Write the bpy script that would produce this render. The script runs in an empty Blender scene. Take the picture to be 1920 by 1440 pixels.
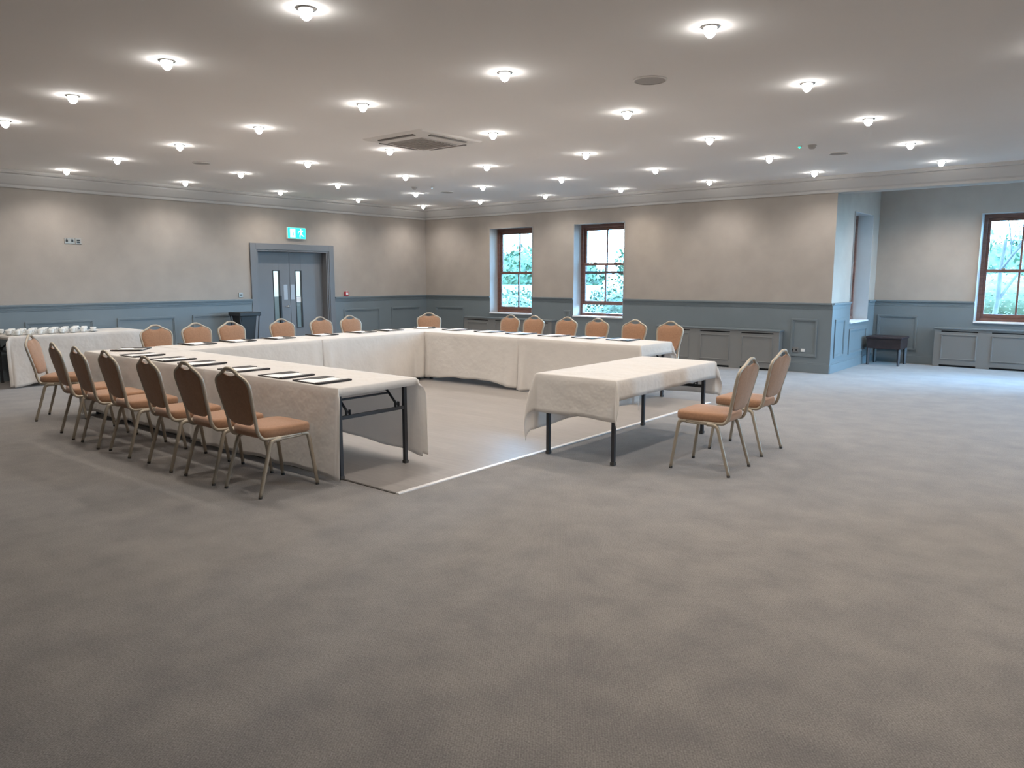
import bpy, bmesh, math, random
from mathutils import Vector, Matrix
random.seed(7)
C = bpy.context.scene.collection
PI = math.pi

# ------------------------------------------------------------------ materials
def mat(name, col, rough=.6, metal=0., var=0., scale=8., bump=0., bscale=None, emit=None, estr=0., sheen=0., spec=.5, col2=None, coords='Object', stretch=None):
    m = bpy.data.materials.new(name); m.use_nodes = True
    nt = m.node_tree; b = nt.nodes['Principled BSDF']
    b.inputs['Base Color'].default_value = (*col, 1)
    b.inputs['Roughness'].default_value = rough
    b.inputs['Metallic'].default_value = metal
    b.inputs['Specular IOR Level'].default_value = spec
    if sheen:
        b.inputs['Sheen Weight'].default_value = sheen
    if emit:
        b.inputs['Emission Color'].default_value = (*emit, 1)
        b.inputs['Emission Strength'].default_value = estr
    if var or bump:
        tc = nt.nodes.new('ShaderNodeTexCoord')
        src = tc.outputs[coords]
        if stretch:
            mp = nt.nodes.new('ShaderNodeMapping'); mp.inputs['Scale'].default_value = stretch
            nt.links.new(src, mp.inputs['Vector']); src = mp.outputs['Vector']
    if var:
        n = nt.nodes.new('ShaderNodeTexNoise'); n.inputs['Scale'].default_value = scale; n.inputs['Detail'].default_value = 5
        nt.links.new(src, n.inputs['Vector'])
        mx = nt.nodes.new('ShaderNodeMix'); mx.data_type = 'RGBA'
        r = nt.nodes.new('ShaderNodeMapRange'); r.inputs['From Min'].default_value = .3; r.inputs['From Max'].default_value = .7
        nt.links.new(n.outputs['Fac'], r.inputs['Value']); nt.links.new(r.outputs['Result'], mx.inputs['Factor'])
        c2 = col2 or tuple(min(1, c*(1+var)) for c in col); c1 = col if col2 else tuple(c*(1-var) for c in col)
        mx.inputs['A'].default_value = (*c1, 1); mx.inputs['B'].default_value = (*c2, 1)
        nt.links.new(mx.outputs['Result'], b.inputs['Base Color'])
    if bump:
        n2 = nt.nodes.new('ShaderNodeTexNoise'); n2.inputs['Scale'].default_value = bscale or scale*6; n2.inputs['Detail'].default_value = 3
        nt.links.new(src, n2.inputs['Vector'])
        bp = nt.nodes.new('ShaderNodeBump'); bp.inputs['Strength'].default_value = bump; bp.inputs['Distance'].default_value = .005
        nt.links.new(n2.outputs['Fac'], bp.inputs['Height']); nt.links.new(bp.outputs['Normal'], b.inputs['Normal'])
    return m

def carpet_material():
    m = bpy.data.materials.new('ribbed grey carpet'); m.use_nodes = True
    nt = m.node_tree; b = nt.nodes['Principled BSDF']; L = nt.links.new; N = nt.nodes.new
    b.inputs['Roughness'].default_value = .95; b.inputs['Specular IOR Level'].default_value = .15
    b.inputs['Sheen Weight'].default_value = .25; b.inputs['Sheen Roughness'].default_value = .5
    tc = N('ShaderNodeTexCoord')
    big = N('ShaderNodeTexNoise'); big.inputs['Scale'].default_value = 3.4; big.inputs['Detail'].default_value = 7; big.inputs['Roughness'].default_value = .62
    L(tc.outputs['Object'], big.inputs['Vector'])
    fine = N('ShaderNodeTexNoise'); fine.inputs['Scale'].default_value = 130; fine.inputs['Detail'].default_value = 2
    L(tc.outputs['Object'], fine.inputs['Vector'])
    mp = N('ShaderNodeMapping'); mp.inputs['Rotation'].default_value = (0, 0, math.radians(-36))
    L(tc.outputs['Object'], mp.inputs['Vector'])
    wv = N('ShaderNodeTexWave'); wv.inputs['Scale'].default_value = 34; wv.inputs['Distortion'].default_value = 1.6; wv.inputs['Detail'].default_value = 1; wv.inputs['Detail Scale'].default_value = 3
    wv.bands_direction = 'X'; L(mp.outputs['Vector'], wv.inputs['Vector'])
    r1 = N('ShaderNodeMapRange'); r1.inputs['From Min'].default_value = .3; r1.inputs['From Max'].default_value = .7; L(big.outputs['Fac'], r1.inputs['Value'])
    mx = N('ShaderNodeMix'); mx.data_type = 'RGBA'
    mx.inputs['A'].default_value = (.172, .161, .156, 1); mx.inputs['B'].default_value = (.246, .227, .212, 1)
    L(r1.outputs['Result'], mx.inputs['Factor'])
    a = N('ShaderNodeMath'); a.operation = 'MULTIPLY_ADD'; a.inputs[1].default_value = .16; a.inputs[2].default_value = .92; L(wv.outputs['Fac'], a.inputs[0])
    a2 = N('ShaderNodeMath'); a2.operation = 'MULTIPLY_ADD'; a2.inputs[1].default_value = 1.3; a2.inputs[2].default_value = .35; L(fine.outputs['Fac'], a2.inputs[0])
    a3 = N('ShaderNodeMath'); a3.operation = 'MULTIPLY'; L(a.outputs[0], a3.inputs[0]); L(a2.outputs[0], a3.inputs[1])
    vm = N('ShaderNodeVectorMath'); vm.operation = 'SCALE'; L(mx.outputs['Result'], vm.inputs[0]); L(a3.outputs[0], vm.inputs['Scale'])
    L(vm.outputs[0], b.inputs['Base Color'])
    bp = N('ShaderNodeBump'); bp.inputs['Strength'].default_value = .35; bp.inputs['Distance'].default_value = .004
    L(a3.outputs[0], bp.inputs['Height']); L(bp.outputs['Normal'], b.inputs['Normal'])
    return m

def vinyl_material():
    m = bpy.data.materials.new('pale wood plank dance floor'); m.use_nodes = True
    nt = m.node_tree; b = nt.nodes['Principled BSDF']; L = nt.links.new; N = nt.nodes.new
    b.inputs['Roughness'].default_value = .38; b.inputs['Specular IOR Level'].default_value = .5
    tc = N('ShaderNodeTexCoord')
    br = N('ShaderNodeTexBrick'); br.inputs['Scale'].default_value = 1; br.inputs['Brick Width'].default_value = 1.2; br.inputs['Row Height'].default_value = .18
    br.inputs['Mortar Size'].default_value = .0015
    br.inputs['Color1'].default_value = (.275, .252, .235, 1); br.inputs['Color2'].default_value = (.305, .280, .262, 1); br.inputs['Mortar'].default_value = (.24, .215, .20, 1)
    L(tc.outputs['Object'], br.inputs['Vector'])
    mp = N('ShaderNodeMapping'); mp.inputs['Scale'].default_value = (1.2, 14, 1); L(tc.outputs['Object'], mp.inputs['Vector'])
    n = N('ShaderNodeTexNoise'); n.inputs['Scale'].default_value = 2.5; n.inputs['Detail'].default_value = 6; L(mp.outputs['Vector'], n.inputs['Vector'])
    a = N('ShaderNodeMath'); a.operation = 'MULTIPLY_ADD'; a.inputs[1].default_value = .35; a.inputs[2].default_value = .83; L(n.outputs['Fac'], a.inputs[0])
    vm = N('ShaderNodeVectorMath'); vm.operation = 'SCALE'; L(br.outputs['Color'], vm.inputs[0]); L(a.outputs[0], vm.inputs['Scale'])
    L(vm.outputs[0], b.inputs['Base Color'])
    return m

def glass_material():
    m = bpy.data.materials.new('clear window glass'); m.use_nodes = True
    nt = m.node_tree; nt.nodes.clear(); N = nt.nodes.new; L = nt.links.new
    o = N('ShaderNodeOutputMaterial'); t = N('ShaderNodeBsdfTransparent'); t.inputs['Color'].default_value = (.93, .97, .97, 1)
    g = N('ShaderNodeBsdfGlossy'); g.inputs['Roughness'].default_value = .02
    fr = N('ShaderNodeFresnel'); fr.inputs['IOR'].default_value = 1.45
    mx = N('ShaderNodeMixShader'); L(fr.outputs[0], mx.inputs[0]); L(t.outputs[0], mx.inputs[1]); L(g.outputs[0], mx.inputs[2]); L(mx.outputs[0], o.inputs['Surface'])
    return m

WALL = (.39, .345, .305)
M = dict(
    wall=mat('beige textured wallpaper', WALL, .85, var=.05, scale=3, bump=.25, bscale=160, spec=.2),
    ceiling=mat('matt white ceiling paint', (.86, .835, .815), .9, var=.02, scale=.6, spec=.2),
    cornice=mat('white plaster cornice', (.52, .50, .48), .8, spec=.2),
    dado=mat('blue grey eggshell panelling paint', (.160, .188, .203), .45, var=.04, scale=2),
    cover=mat('warm grey radiator cover paint', (.19, .188, .182), .45, var=.03, scale=2),
    door=mat('grey door paint', (.168, .170, .178), .4, var=.03, scale=2),
    plaster=mat('white painted plaster reveal', (.46, .46, .46), .8, var=.02),
    sill=mat('white gloss sill', (.75, .75, .76), .35),
    mahogany=mat('red brown stained timber', (.16, .080, .062), .4, var=.25, scale=6, stretch=(1, 1, 6)),
    slot=mat('black slot shade', (.012, .012, .014), .8),
    linen=mat('white linen tablecloth', (.88, .835, .785), .9, var=.02, scale=4, bump=1., bscale=5, sheen=.2, spec=.2),
    top=mat('grey laminate tabletop', (.35, .33, .31), .5),
    black_steel=mat('black powder coated steel', (.034, .036, .042), .45),
    fabric=mat('orange brown woven chair fabric', (.355, .198, .118), .9, var=.10, scale=60, bump=.2, bscale=400, sheen=.3, spec=.15),
    champagne=mat('champagne painted chair tube', (.42, .365, .29), .36, metal=.35),
    rubber=mat('dark grey rubber foot', (.06, .058, .055), .7),
    leather=mat('black leatherette', (.030, .024, .022), .5, var=.2, scale=20, spec=.4),
    paper=mat('white paper', (.86, .84, .82), .85),
    china=mat('white glazed china', (.80, .80, .78), .18),
    darkwood=mat('dark stained wood', (.035, .022, .022), .4, var=.3, scale=10, stretch=(1, 6, 1)),
    cushion=mat('dark leather cushion', (.03, .02, .025), .45),
    black=mat('matt black plastic', (.018, .02, .022), .5),
    steel=mat('brushed steel plate', (.40, .37, .33), .4, metal=.6),
    chrome=mat('polished chrome', (.8, .8, .8), .15, metal=1),
    white=mat('white plastic', (.75, .75, .74), .4),
    acwhite=mat('off white plastic casing', (.72, .69, .66), .5),
    acgrille=mat('grey intake grille', (.42, .39, .37), .6),
    speaker=mat('grey perforated speaker grille', (.42, .40, .385), .7, var=.1, scale=200),
    red=mat('red plastic call point', (.45, .03, .05), .4),
    bulb_warm=mat('lit warm bulb glass', (1, 1, 1), .3, emit=(1., .74, .38), estr=62),
    bulb_cool=mat('lit neutral bulb glass', (1, 1, 1), .3, emit=(.98, .96, .92), estr=62),
    led_green=mat('green indicator lamp', (0, .3, .2), .3, emit=(.0, 1., .55), estr=3),
    led_blue=mat('blue indicator lamp', (0, .1, .3), .3, emit=(.4, .7, 1.), estr=2.5),
    sign_green=mat('lit green exit sign face', (0, .4, .3), .3, emit=(.02, .60, .50), estr=1.9),
    sign_white=mat('lit white exit pictogram', (.8, 1, .95), .3, emit=(.45, 1., .95), estr=1.9),
    strip=mat('brushed aluminium floor strip', (.88, .86, .84), .35, metal=.4),
    glass=glass_material(), carpet=carpet_material(), vinyl=vinyl_material(),
    grass=mat('winter grass', (.050, .062, .040), .95, var=.3, scale=1.5, spec=.1),
    leaf=mat('evergreen leaves', (.030, .060, .026), .6, var=.45, scale=5),
    leaf_pale=mat('pale variegated leaves', (.085, .12, .07), .6, var=.4, scale=5),
    hedge=mat('brown green hedge', (.065, .072, .035), .8, var=.3, scale=4),
    bark=mat('pale grey bark', (.07, .065, .06), .9, var=.35, scale=4, bump=.4),
    stone=mat('pale rendered garden wall', (.20, .19, .17), .9, var=.1, scale=2),
)

for _n in M['linen'].node_tree.nodes:
    if _n.type == 'BUMP': _n.inputs['Distance'].default_value = .03; _n.inputs['Strength'].default_value = .8
_nt = M['linen'].node_tree; _b = _nt.nodes['Principled BSDF']; _o = _nt.nodes['Material Output']
_t = _nt.nodes.new('ShaderNodeBsdfTranslucent'); _t.inputs['Color'].default_value = (.80, .78, .77, 1)
_m = _nt.nodes.new('ShaderNodeMixShader'); _m.inputs[0].default_value = .33
_nt.links.new(_b.outputs[0], _m.inputs[1]); _nt.links.new(_t.outputs[0], _m.inputs[2]); _nt.links.new(_m.outputs[0], _o.inputs['Surface'])

# ------------------------------------------------------------------ mesh helpers
def obj(name, bm, m, parent=None, smooth=False, bevel=0., segs=2, loc=None):
    me = bpy.data.meshes.new(name)
    bmesh.ops.recalc_face_normals(bm, faces=bm.faces[:])
    bm.to_mesh(me); bm.free()
    ms = m if isinstance(m, (list, tuple)) else [m]
    for x in ms: me.materials.append(x)
    o = bpy.data.objects.new(name, me); C.objects.link(o)
    if parent: o.parent = parent
    if loc: o.location = loc
    if smooth:
        for p in me.polygons: p.use_smooth = True
    if bevel:
        md = o.modifiers.new('bevel', 'BEVEL'); md.width = bevel; md.segments = segs; md.limit_method = 'ANGLE'; md.angle_limit = math.radians(40)
    return o

def B(): return bmesh.new()

def box(bm, x0, x1, y0, y1, z0, z1, M4=None):
    v = [bm.verts.new((x, y, z)) for x in (x0, x1) for y in (y0, y1) for z in (z0, z1)]
    for f in ((0, 1, 3, 2), (4, 6, 7, 5), (0, 4, 5, 1), (2, 3, 7, 6), (0, 2, 6, 4), (1, 5, 7, 3)):
        bm.faces.new([v[i] for i in f])
    if M4: bmesh.ops.transform(bm, matrix=M4, verts=v)
    return v

def smooth_path(pts, n=8):
    P = [Vector(p) for p in pts]; out = []
    for i in range(len(P)-1):
        p0 = P[max(i-1, 0)]; p1 = P[i]; p2 = P[i+1]; p3 = P[min(i+2, len(P)-1)]
        for k in range(n):
            t = k/n
            out.append(.5*((2*p1)+(-p0+p2)*t+(2*p0-5*p1+4*p2-p3)*t*t+(-p0+3*p1-3*p2+p3)*t**3))
    out.append(P[-1]); return out

def tube(bm, pts, r, sides=10, cap=True, radii=None, flat=None):
    P = [Vector(p) for p in pts]; rings = []
    T0 = (P[1]-P[0]).normalized(); up = Vector((0, 0, 1)) if abs(T0.z) < .9 else Vector((1, 0, 0))
    nrm = (up - T0*up.dot(T0)).normalized()
    for i, p in enumerate(P):
        T = ((P[min(i+1, len(P)-1)]-P[max(i-1, 0)])).normalized()
        nrm = (nrm - T*nrm.dot(T)).normalized(); bn = T.cross(nrm)
        rr = radii[i] if radii else r
        rings.append([bm.verts.new(p+nrm*math.cos(2*PI*k/sides)*rr+bn*math.sin(2*PI*k/sides)*rr) for k in range(sides)])
    for a, b in zip(rings, rings[1:]):
        for k in range(sides):
            bm.faces.new((a[k], a[(k+1) % sides], b[(k+1) % sides], b[k]))
    if cap:
        bm.faces.new(rings[0][::-1]); bm.faces.new(rings[-1])

def lathe(bm, prof, n=24, c=(0, 0, 0)):
    rings = []
    for r, z in prof:
        if r < 1e-5: rings.append([bm.verts.new((c[0], c[1], c[2]+z))])
        else: rings.append([bm.verts.new((c[0]+r*math.cos(2*PI*k/n), c[1]+r*math.sin(2*PI*k/n), c[2]+z)) for k in range(n)])
    for a, b in zip(rings, rings[1:]):
        for k in range(n):
            q = [a[k % len(a)], a[(k+1) % len(a)], b[(k+1) % len(b)], b[k % len(b)]]
            u = []
            for v in q:
                if v not in u: u.append(v)
            if len(u) > 2: bm.faces.new(u)

def empty(name, loc=(0, 0, 0), rz=0):
    o = bpy.data.objects.new(name, None); C.objects.link(o); o.location = loc; o.rotation_euler = (0, 0, rz); o.empty_display_size = .1
    return o

def tag(o, label, cat, group=None, kind=None):
    o['label'] = label; o['category'] = cat
    if group: o['group'] = group
    if kind: o['kind'] = kind
    return o

def struct(o, label=None):
    o['kind'] = 'structure'
    if label: o['label'] = label
    return o

def copy_tree(o, parent=None):
    c = o.copy(); C.objects.link(c)
    if parent: c.parent = parent
    for ch in list(o.children): copy_tree(ch, c)
    return c

def plate(axis, pos, th, a0, a1, z0, z1, holes=(), bm=None):
    """slab perpendicular to an axis ('X' or 'Y'), from pos to pos+th, spanning a0..a1, with rectangular holes (a0,a1,z0,z1)"""
    bm = bm or B()
    As = sorted({a0, a1, *[h[0] for h in holes], *[h[1] for h in holes]}); As = [a for a in As if a0 <= a <= a1]
    for p, q in zip(As, As[1:]):
        mid = (p+q)/2; cut = sorted([(h[2], h[3]) for h in holes if h[0] < mid < h[1]]); z = z0
        spans = []
        for c0, c1 in cut:
            if c0 > z: spans.append((z, min(c0, z1)))
            z = max(z, c1)
        if z < z1: spans.append((z, z1))
        for s0, s1 in spans:
            if s1 <= s0: continue
            lo, hi = min(pos, pos+th), max(pos, pos+th)
            if axis == 'X': box(bm, lo, hi, p, q, s0, s1)
            else: box(bm, p, q, lo, hi, s0, s1)
    bmesh.ops.remove_doubles(bm, verts=bm.verts[:], dist=1e-5)
    return bm

# ------------------------------------------------------------------ the room
XL, YF, ZC = -13.2, 12.78, 3.15          # left wall, far wall, ceiling
XP, YA = -3.81, 15.35                     # alcove side wall, alcove end wall
XA = .35                                  # right side of the alcove
XR, YB = 4.2, -4.5                        # walls behind the photographer
WH = 2.63
win1 = (-11.15, -9.96, .79, WH); win2 = (-8.89, -7.71, .79, WH)
win3 = (13.76, 14.87, .80, 2.68)
win4 = (-2.17, -1.0, .80, 2.66); win5 = None
door = (8.25, 9.93, 0, 2.11)
door_added = (13.15, 15.15, .02, 2.75)                 # glazed opening added out of view to bring daylight into the alcove
win_added = [(9.6, 11.0, .80, 2.66)]  # window added out of view to throw daylight into the hall

struct(obj('floor', (lambda b: (box(b, XL-.4, XR+.4, YB-.4, YA+.4, -.12, 0), b)[1])(B()), M['carpet']))
b = B(); box(b, -9.0, -4.06, 3.61, 8.86, -.02, .004)
struct(obj('floor_dance', b, M['vinyl']), 'pale wood plank dance floor inset in the carpet')
b = B(); box(b, -4.075, -4.035, 3.60, 8.87, -.01, .011)
struct(obj('trim_1', b, M['strip'], bevel=.003), 'bright metal strip along the dance floor edge')
b = B(); box(b, -9.0, -4.075, 3.595, 3.615, -.01, .006)
struct(obj('trim_2', b, mat('dark threshold bar', (.09, .08, .07), .5)))
b = B(); box(b, XL-.4, XR+.4, YB-.4, YA+.4, ZC, ZC+.15)
struct(obj('ceiling', b, M['ceiling']))
T = .36
struct(obj('wall_left', plate('X', XL, -.25, YB-.36, YF+T, 0, ZC, [door]), M['wall']))
struct(obj('wall_back', plate('Y', YF, T, XL, XP, 0, ZC, [win1, win2]), M['wall']))
struct(obj('wall_alcove_side', plate('X', XP, -T, YF+T, YA, 0, ZC, [win3]), M['wall']))
struct(obj('wall_alcove_back', plate('Y', YA, T, XP-T, XA+T, 0, ZC, [win4]), M['wall']))
struct(obj('wall_right', plate('X', XR, T, YB-.36, YF+T, 0, ZC, win_added), M['wall']))
struct(obj('wall_alcove_right', plate('X', XA, T, YF, YA, 0, ZC, [door_added]), M['wall']))
struct(obj('wall_back_right', plate('Y', YF, T, XA, XR, 0, ZC), M['wall']))
struct(obj('wall_front', plate('Y', YB, -T, XL, XR, 0, ZC), M['wall']))
# beam across the alcove opening
b = B(); box(b, XP+.001, XA, YF, YF+.30, 2.905, ZC)
struct(obj('ceiling_beam', b, M['cornice']))

# cornice: stepped profile swept along wall runs (offset from wall, z)
PROF = [(0, 2.905), (.030, 2.905), (.036, 2.925), (.036, 2.945), (.07, 2.965), (.11, 3.01), (.15, 3.06), (.16, 3.075), (.16, 3.095), (.21, 3.10), (.225, 3.125), (.225, ZC), (0, ZC)]
def cornice(name, path, inn):
    """path: points on the wall line; inn: offset directions at each point"""
    b = B(); rings = []
    for (x, y), (dx, dy) in zip(path, inn):
        rings.append([b.verts.new((x+dx*o, y+dy*o, z)) for o, z in PROF])
    for r0, r1 in zip(rings, rings[1:]):
        for k in range(len(PROF)): b.faces.new((r0[k], r0[(k+1) % len(PROF)], r1[(k+1) % len(PROF)], r1[k]))
    b.faces.new(rings[0]); b.faces.new(rings[-1][::-1])
    return struct(obj(name, b, M['cornice']))
cornice('trim_3', [(XL, YB), (XL, YF), (XR, YF)], [(1, 0), (1, -1), (0, -1)])

# wainscot, dado rail, baseboards, panel mouldings
def wains(axis, pos, s, a0, a1, holes, names):
    bm = plate(axis, pos+.0*s, .018*s, a0, a1, 0, 1.08, holes)
    struct(obj(names[0], bm, M['dado']))
    hz = [(h[0], h[1]) for h in holes]
    bm = B(); segs = []; p = a0
    for h0, h1 in sorted(hz):
        if h1 <= a0 or h0 >= a1: continue
        if h0 > p: segs.append((p, h0))
        p = h1
    if p < a1: segs.append((p, a1))
    for q0, q1 in segs:
        for d, z0, z1 in ((.05, 1.125, 1.155), (.036, 1.105, 1.126), (.028, 1.075, 1.106), (.023, 1.05, 1.076)):
            lo, hi = sorted((pos, pos+d*s))
            if axis == 'X': box(bm, lo, hi, q0, q1, z0, z1)
            else: box(bm, q0, q1, lo, hi, z0, z1)
    struct(obj(names[1], bm, M['dado'], bevel=.004))
    bm = B(); fl = [(h[0], h[1]) for h in holes if h[2] <= .05]; segs = []; p = a0
    for h0, h1 in sorted(fl):
        segs.append((p, h0)); p = h1
    segs.append((p, a1))
    for q0, q1 in segs:
        for d, z0, z1 in ((.034, 0, .145), (.026, .145, .165)):
            lo, hi = sorted((pos, pos+d*s))
            if axis == 'X': box(bm, lo, hi, q0, q1, z0, z1)
            else: box(bm, q0, q1, lo, hi, z0, z1)
    struct(obj(names[2], bm, M['dado'], bevel=.004))

def panels(name, axis, pos, s, rects):
    bm = B()
    for a0, a1, z0, z1 in rects:
        for k, (w, d) in enumerate(((.030, .036), (.016, .030))):
            o = 0 if k == 0 else .030
            p0, p1, q0, q1 = a0+o, a1-o, z0+o, z1-o
            lo, hi = sorted((pos+.012*s, pos+d*s))
            for r in ((p0, p1, q0, q0+w), (p0, p1, q1-w, q1), (p0, p0+w, q0+w, q1-w), (p1-w, p1, q0+w, q1-w)):
                if axis == 'X': box(bm, lo, hi, *r)
                else: box(bm, r[0], r[1], lo, hi, r[2], r[3])
    struct(obj(name, bm, M['dado'], bevel=.003))

doorh = (8.11, 10.07, 0, 2.2)
wains('X', XL, 1, YB, YF, [doorh], ('trim_4', 'trim_5', 'baseboard_left'))
wains('Y', YF, -1, XL, XP+.03, [win1, win2], ('trim_6', 'trim_7', 'baseboard_back'))
wains('X', XP, 1, YF, YA, [win3], ('trim_8', 'trim_9', 'baseboard_alcove_side'))
wains('Y', YA, -1, XP, XA, [win4], ('trim_10', 'trim_11', 'baseboard_alcove_back'))
PZ = (.26, .89)
panels('trim_12', 'X', XL, 1, [(a, a+1.0, *PZ) for a in (.0, 1.4, 2.8, 4.2, 5.57)] + [(6.89, 7.85, *PZ), (10.29, 11.30, *PZ), (11.65, 12.55, *PZ)])
panels('trim_13', 'Y', YF, -1, [(-12.85, -11.95, *PZ), (-9.12, -8.95, *PZ), (-4.43, -4.0, *PZ)])
panels('trim_14', 'X', XP, 1, [(12.96, 13.50, .24, .88), (13.78, 14.85, .24, .68)])
panels('trim_15', 'Y', YA, -1, [(-3.72, -3.04, .24, .88)])

# radiator covers
def cover(name, axis, x0, x1, y_wall, mods, label, first=None):
    t = empty(name, (x0, y_wall, 0)); tag(t, label, 'radiator cover', 'panelled radiator covers')
    D = .20; W = x1-x0; mw = W/mods
    f = B()
    holes = []
    for k in range(mods):
        c0 = k*mw
        holes.append((c0+.10, c0+mw-.10, .615, .635)); holes.append((c0+.10, c0+mw-.10, -.01, .035))
    plate('Y', -D, .02, 0, W, 0, .665, holes, bm=f)
    box(f, 0, .02, -D+.02, -.035, 0, .665); box(f, W-.02, W, -D+.02, -.035, 0, .665)
    obj('cover_body', f, M['cover'], t)
    g = B(); box(g, -.02, W+.02, -D-.02, -.035, .665, .69); obj('cover_top', g, M['dado'], t, bevel=.004)
    s = B(); box(s, .03, W-.03, -D+.03, -D+.05, .005, .655); obj('shadow_backing', s, M['slot'], t)  # black sheet puts the shade behind the slots into colour
    for k in range(mods):
        c0 = k*mw; r = B(); q0, q1, z0, z1 = c0+.11, c0+mw-.11, .13, .575
        for rr in ((q0, q1, z0, z0+.018), (q0, q1, z1-.018, z1), (q0, q0+.018, z0+.018, z1-.018), (q1-.018, q1, z0+.018, z1-.018)):
            box(r, rr[0], rr[1], -D-.010, -D, rr[2], rr[3])
        obj('panel_moulding', r, M['cover'], t, bevel=.003)
    return t
cover('radiator_cover', 'Y', -11.78, -9.30, YF, 3, 'blue-grey radiator cover under the first window from the corner')
cover('radiator_cover', 'Y', -6.86, -4.56, YF, 3, 'long grey radiator cover on the far wall behind the chairs and small table')
cover('radiator_cover', 'Y', -2.72, -.42, YA, 3, 'grey radiator cover in the alcove under the window at right edge')

# ------------------------------------------------------------------ sash windows
def sash_window(name, W, H, lift=0.):
    """local: x across 0..W, y outwards (0 = room face of wall), z 0..H"""
    t = empty(name); struct(t)
    D0 = .235
    f = B(); J = .06
    box(f, 0, J, D0, D0+.11, 0, H); box(f, W-J, W, D0, D0+.11, 0, H); box(f, J, W-J, D0, D0+.11, H-.07, H); box(f, J, W-J, D0-.02, D0+.12, 0, .055)
    obj('window_frame', f, M['mahogany'], t, bevel=.004)
    s = B(); box(s, -.0, W, -.045, D0-.02, -.022, .006); obj('window_sill', s, M['sill'], t, bevel=.005)
    mid = H*.475
    def sash(nm, z0, z1, y, r0, r1):
        st = .045
        g = B(); a0, a1 = J, W-J
        box(g, a0, a0+st, y, y+.04, z0, z1); box(g, a1-st, a1, y, y+.04, z0, z1)
        box(g, a0+st, a1-st, y, y+.04, z0, z0+r0); box(g, a0+st, a1-st, y, y+.04, z1-r1, z1)
        c = (a0+a1)/2; box(g, c-.016, c+.016, y+.008, y+.034, z0+r0, z1-r1)
        so = obj(nm, g, M['mahogany'], t, bevel=.003)
        p = B(); box(p, a0+st, a1-st, y+.018, y+.022, z0+r0, z1-r1); obj('pane', p, M['glass'], so)
        return so
    sash('upper_sash', mid-.025, H-.07, D0+.062, .05, .055)
    lo = sash('lower_sash', .055+lift*.17, mid+.02+lift*.17, D0+.018, .075, .05)
    l = B(); z = mid+.02+lift*.17
    for fx in (.3, .7): box(l, W*fx-.03, W*fx+.03, D0+.0, D0+.035, z, z+.02)
    obj('sash_latch', l, M['steel'], lo)
    return t
def put(t, loc, rz=0): t.location = loc; t.rotation_euler = (0, 0, rz); return t
put(sash_window('window_1', win1[1]-win1[0], win1[3]-win1[2]), (win1[0], YF, win1[2]))
put(sash_window('window_2', win2[1]-win2[0], win2[3]-win2[2], 1.), (win2[0], YF, win2[2]))
put(sash_window('window_3', win3[1]-win3[0], win3[3]-win3[2], .8), (XP, win3[0], win3[2]), PI/2)
put(sash_window('window_4', win4[1]-win4[0], win4[3]-win4[2]), (win4[0], YA, win4[2]))
for k, w in enumerate(win_added):
    put(sash_window('window_%d' % (5+k), w[1]-w[0], w[3]-w[2]), (XR, w[1], w[2]), -PI/2)  # unseen window in the right wall, added for its daylight
t = empty('added_daylight_door', (XA+.12, door_added[0], 0)); struct(t)  # added daylight opening, shaped as glazed doors
b = B(); W = door_added[1]-door_added[0]
box(b, 0, .07, 0, .07, .02, 2.75); box(b, 0, .07, W-.07, W, .02, 2.75); box(b, 0, .07, W/2-.05, W/2+.05, .02, 2.75); box(b, 0, .07, .07, W-.07, 2.68, 2.75); box(b, 0, .07, .07, W-.07, .02, .14)
obj('door_frame', b, M['mahogany'], t)
b = B(); box(b, .03, .036, .07, W-.07, .14, 2.68); obj('pane', b, M['glass'], t)
# pale plaster linings of the reveals
def lining(name, axis, pos, w, s):
    bm = B(); a0, a1, z0, z1 = w; t = .006
    for r in ((a0, a0+t, z0, z1), (a1-t, a1, z0, z1), (a0+t, a1-t, z1-t, z1)):
        lo, hi = sorted((pos-.022*s, pos+.235*s)) if r[1]-r[0] < .01 else sorted((pos, pos+.235*s))
        if axis == 'Y': box(bm, r[0], r[1], lo, hi, r[2], r[3])
        else: box(bm, lo, hi, r[0], r[1], r[2], r[3])
    struct(obj(name, bm, M['plaster']))
for k, (a, p, w, s) in enumerate((('Y', YF, win1, 1), ('Y', YF, win2, 1), ('X', XP, win3, -1), ('Y', YA, win4, 1))):
    lining('trim_%d' % (16+k), a, p, w, s)

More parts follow.
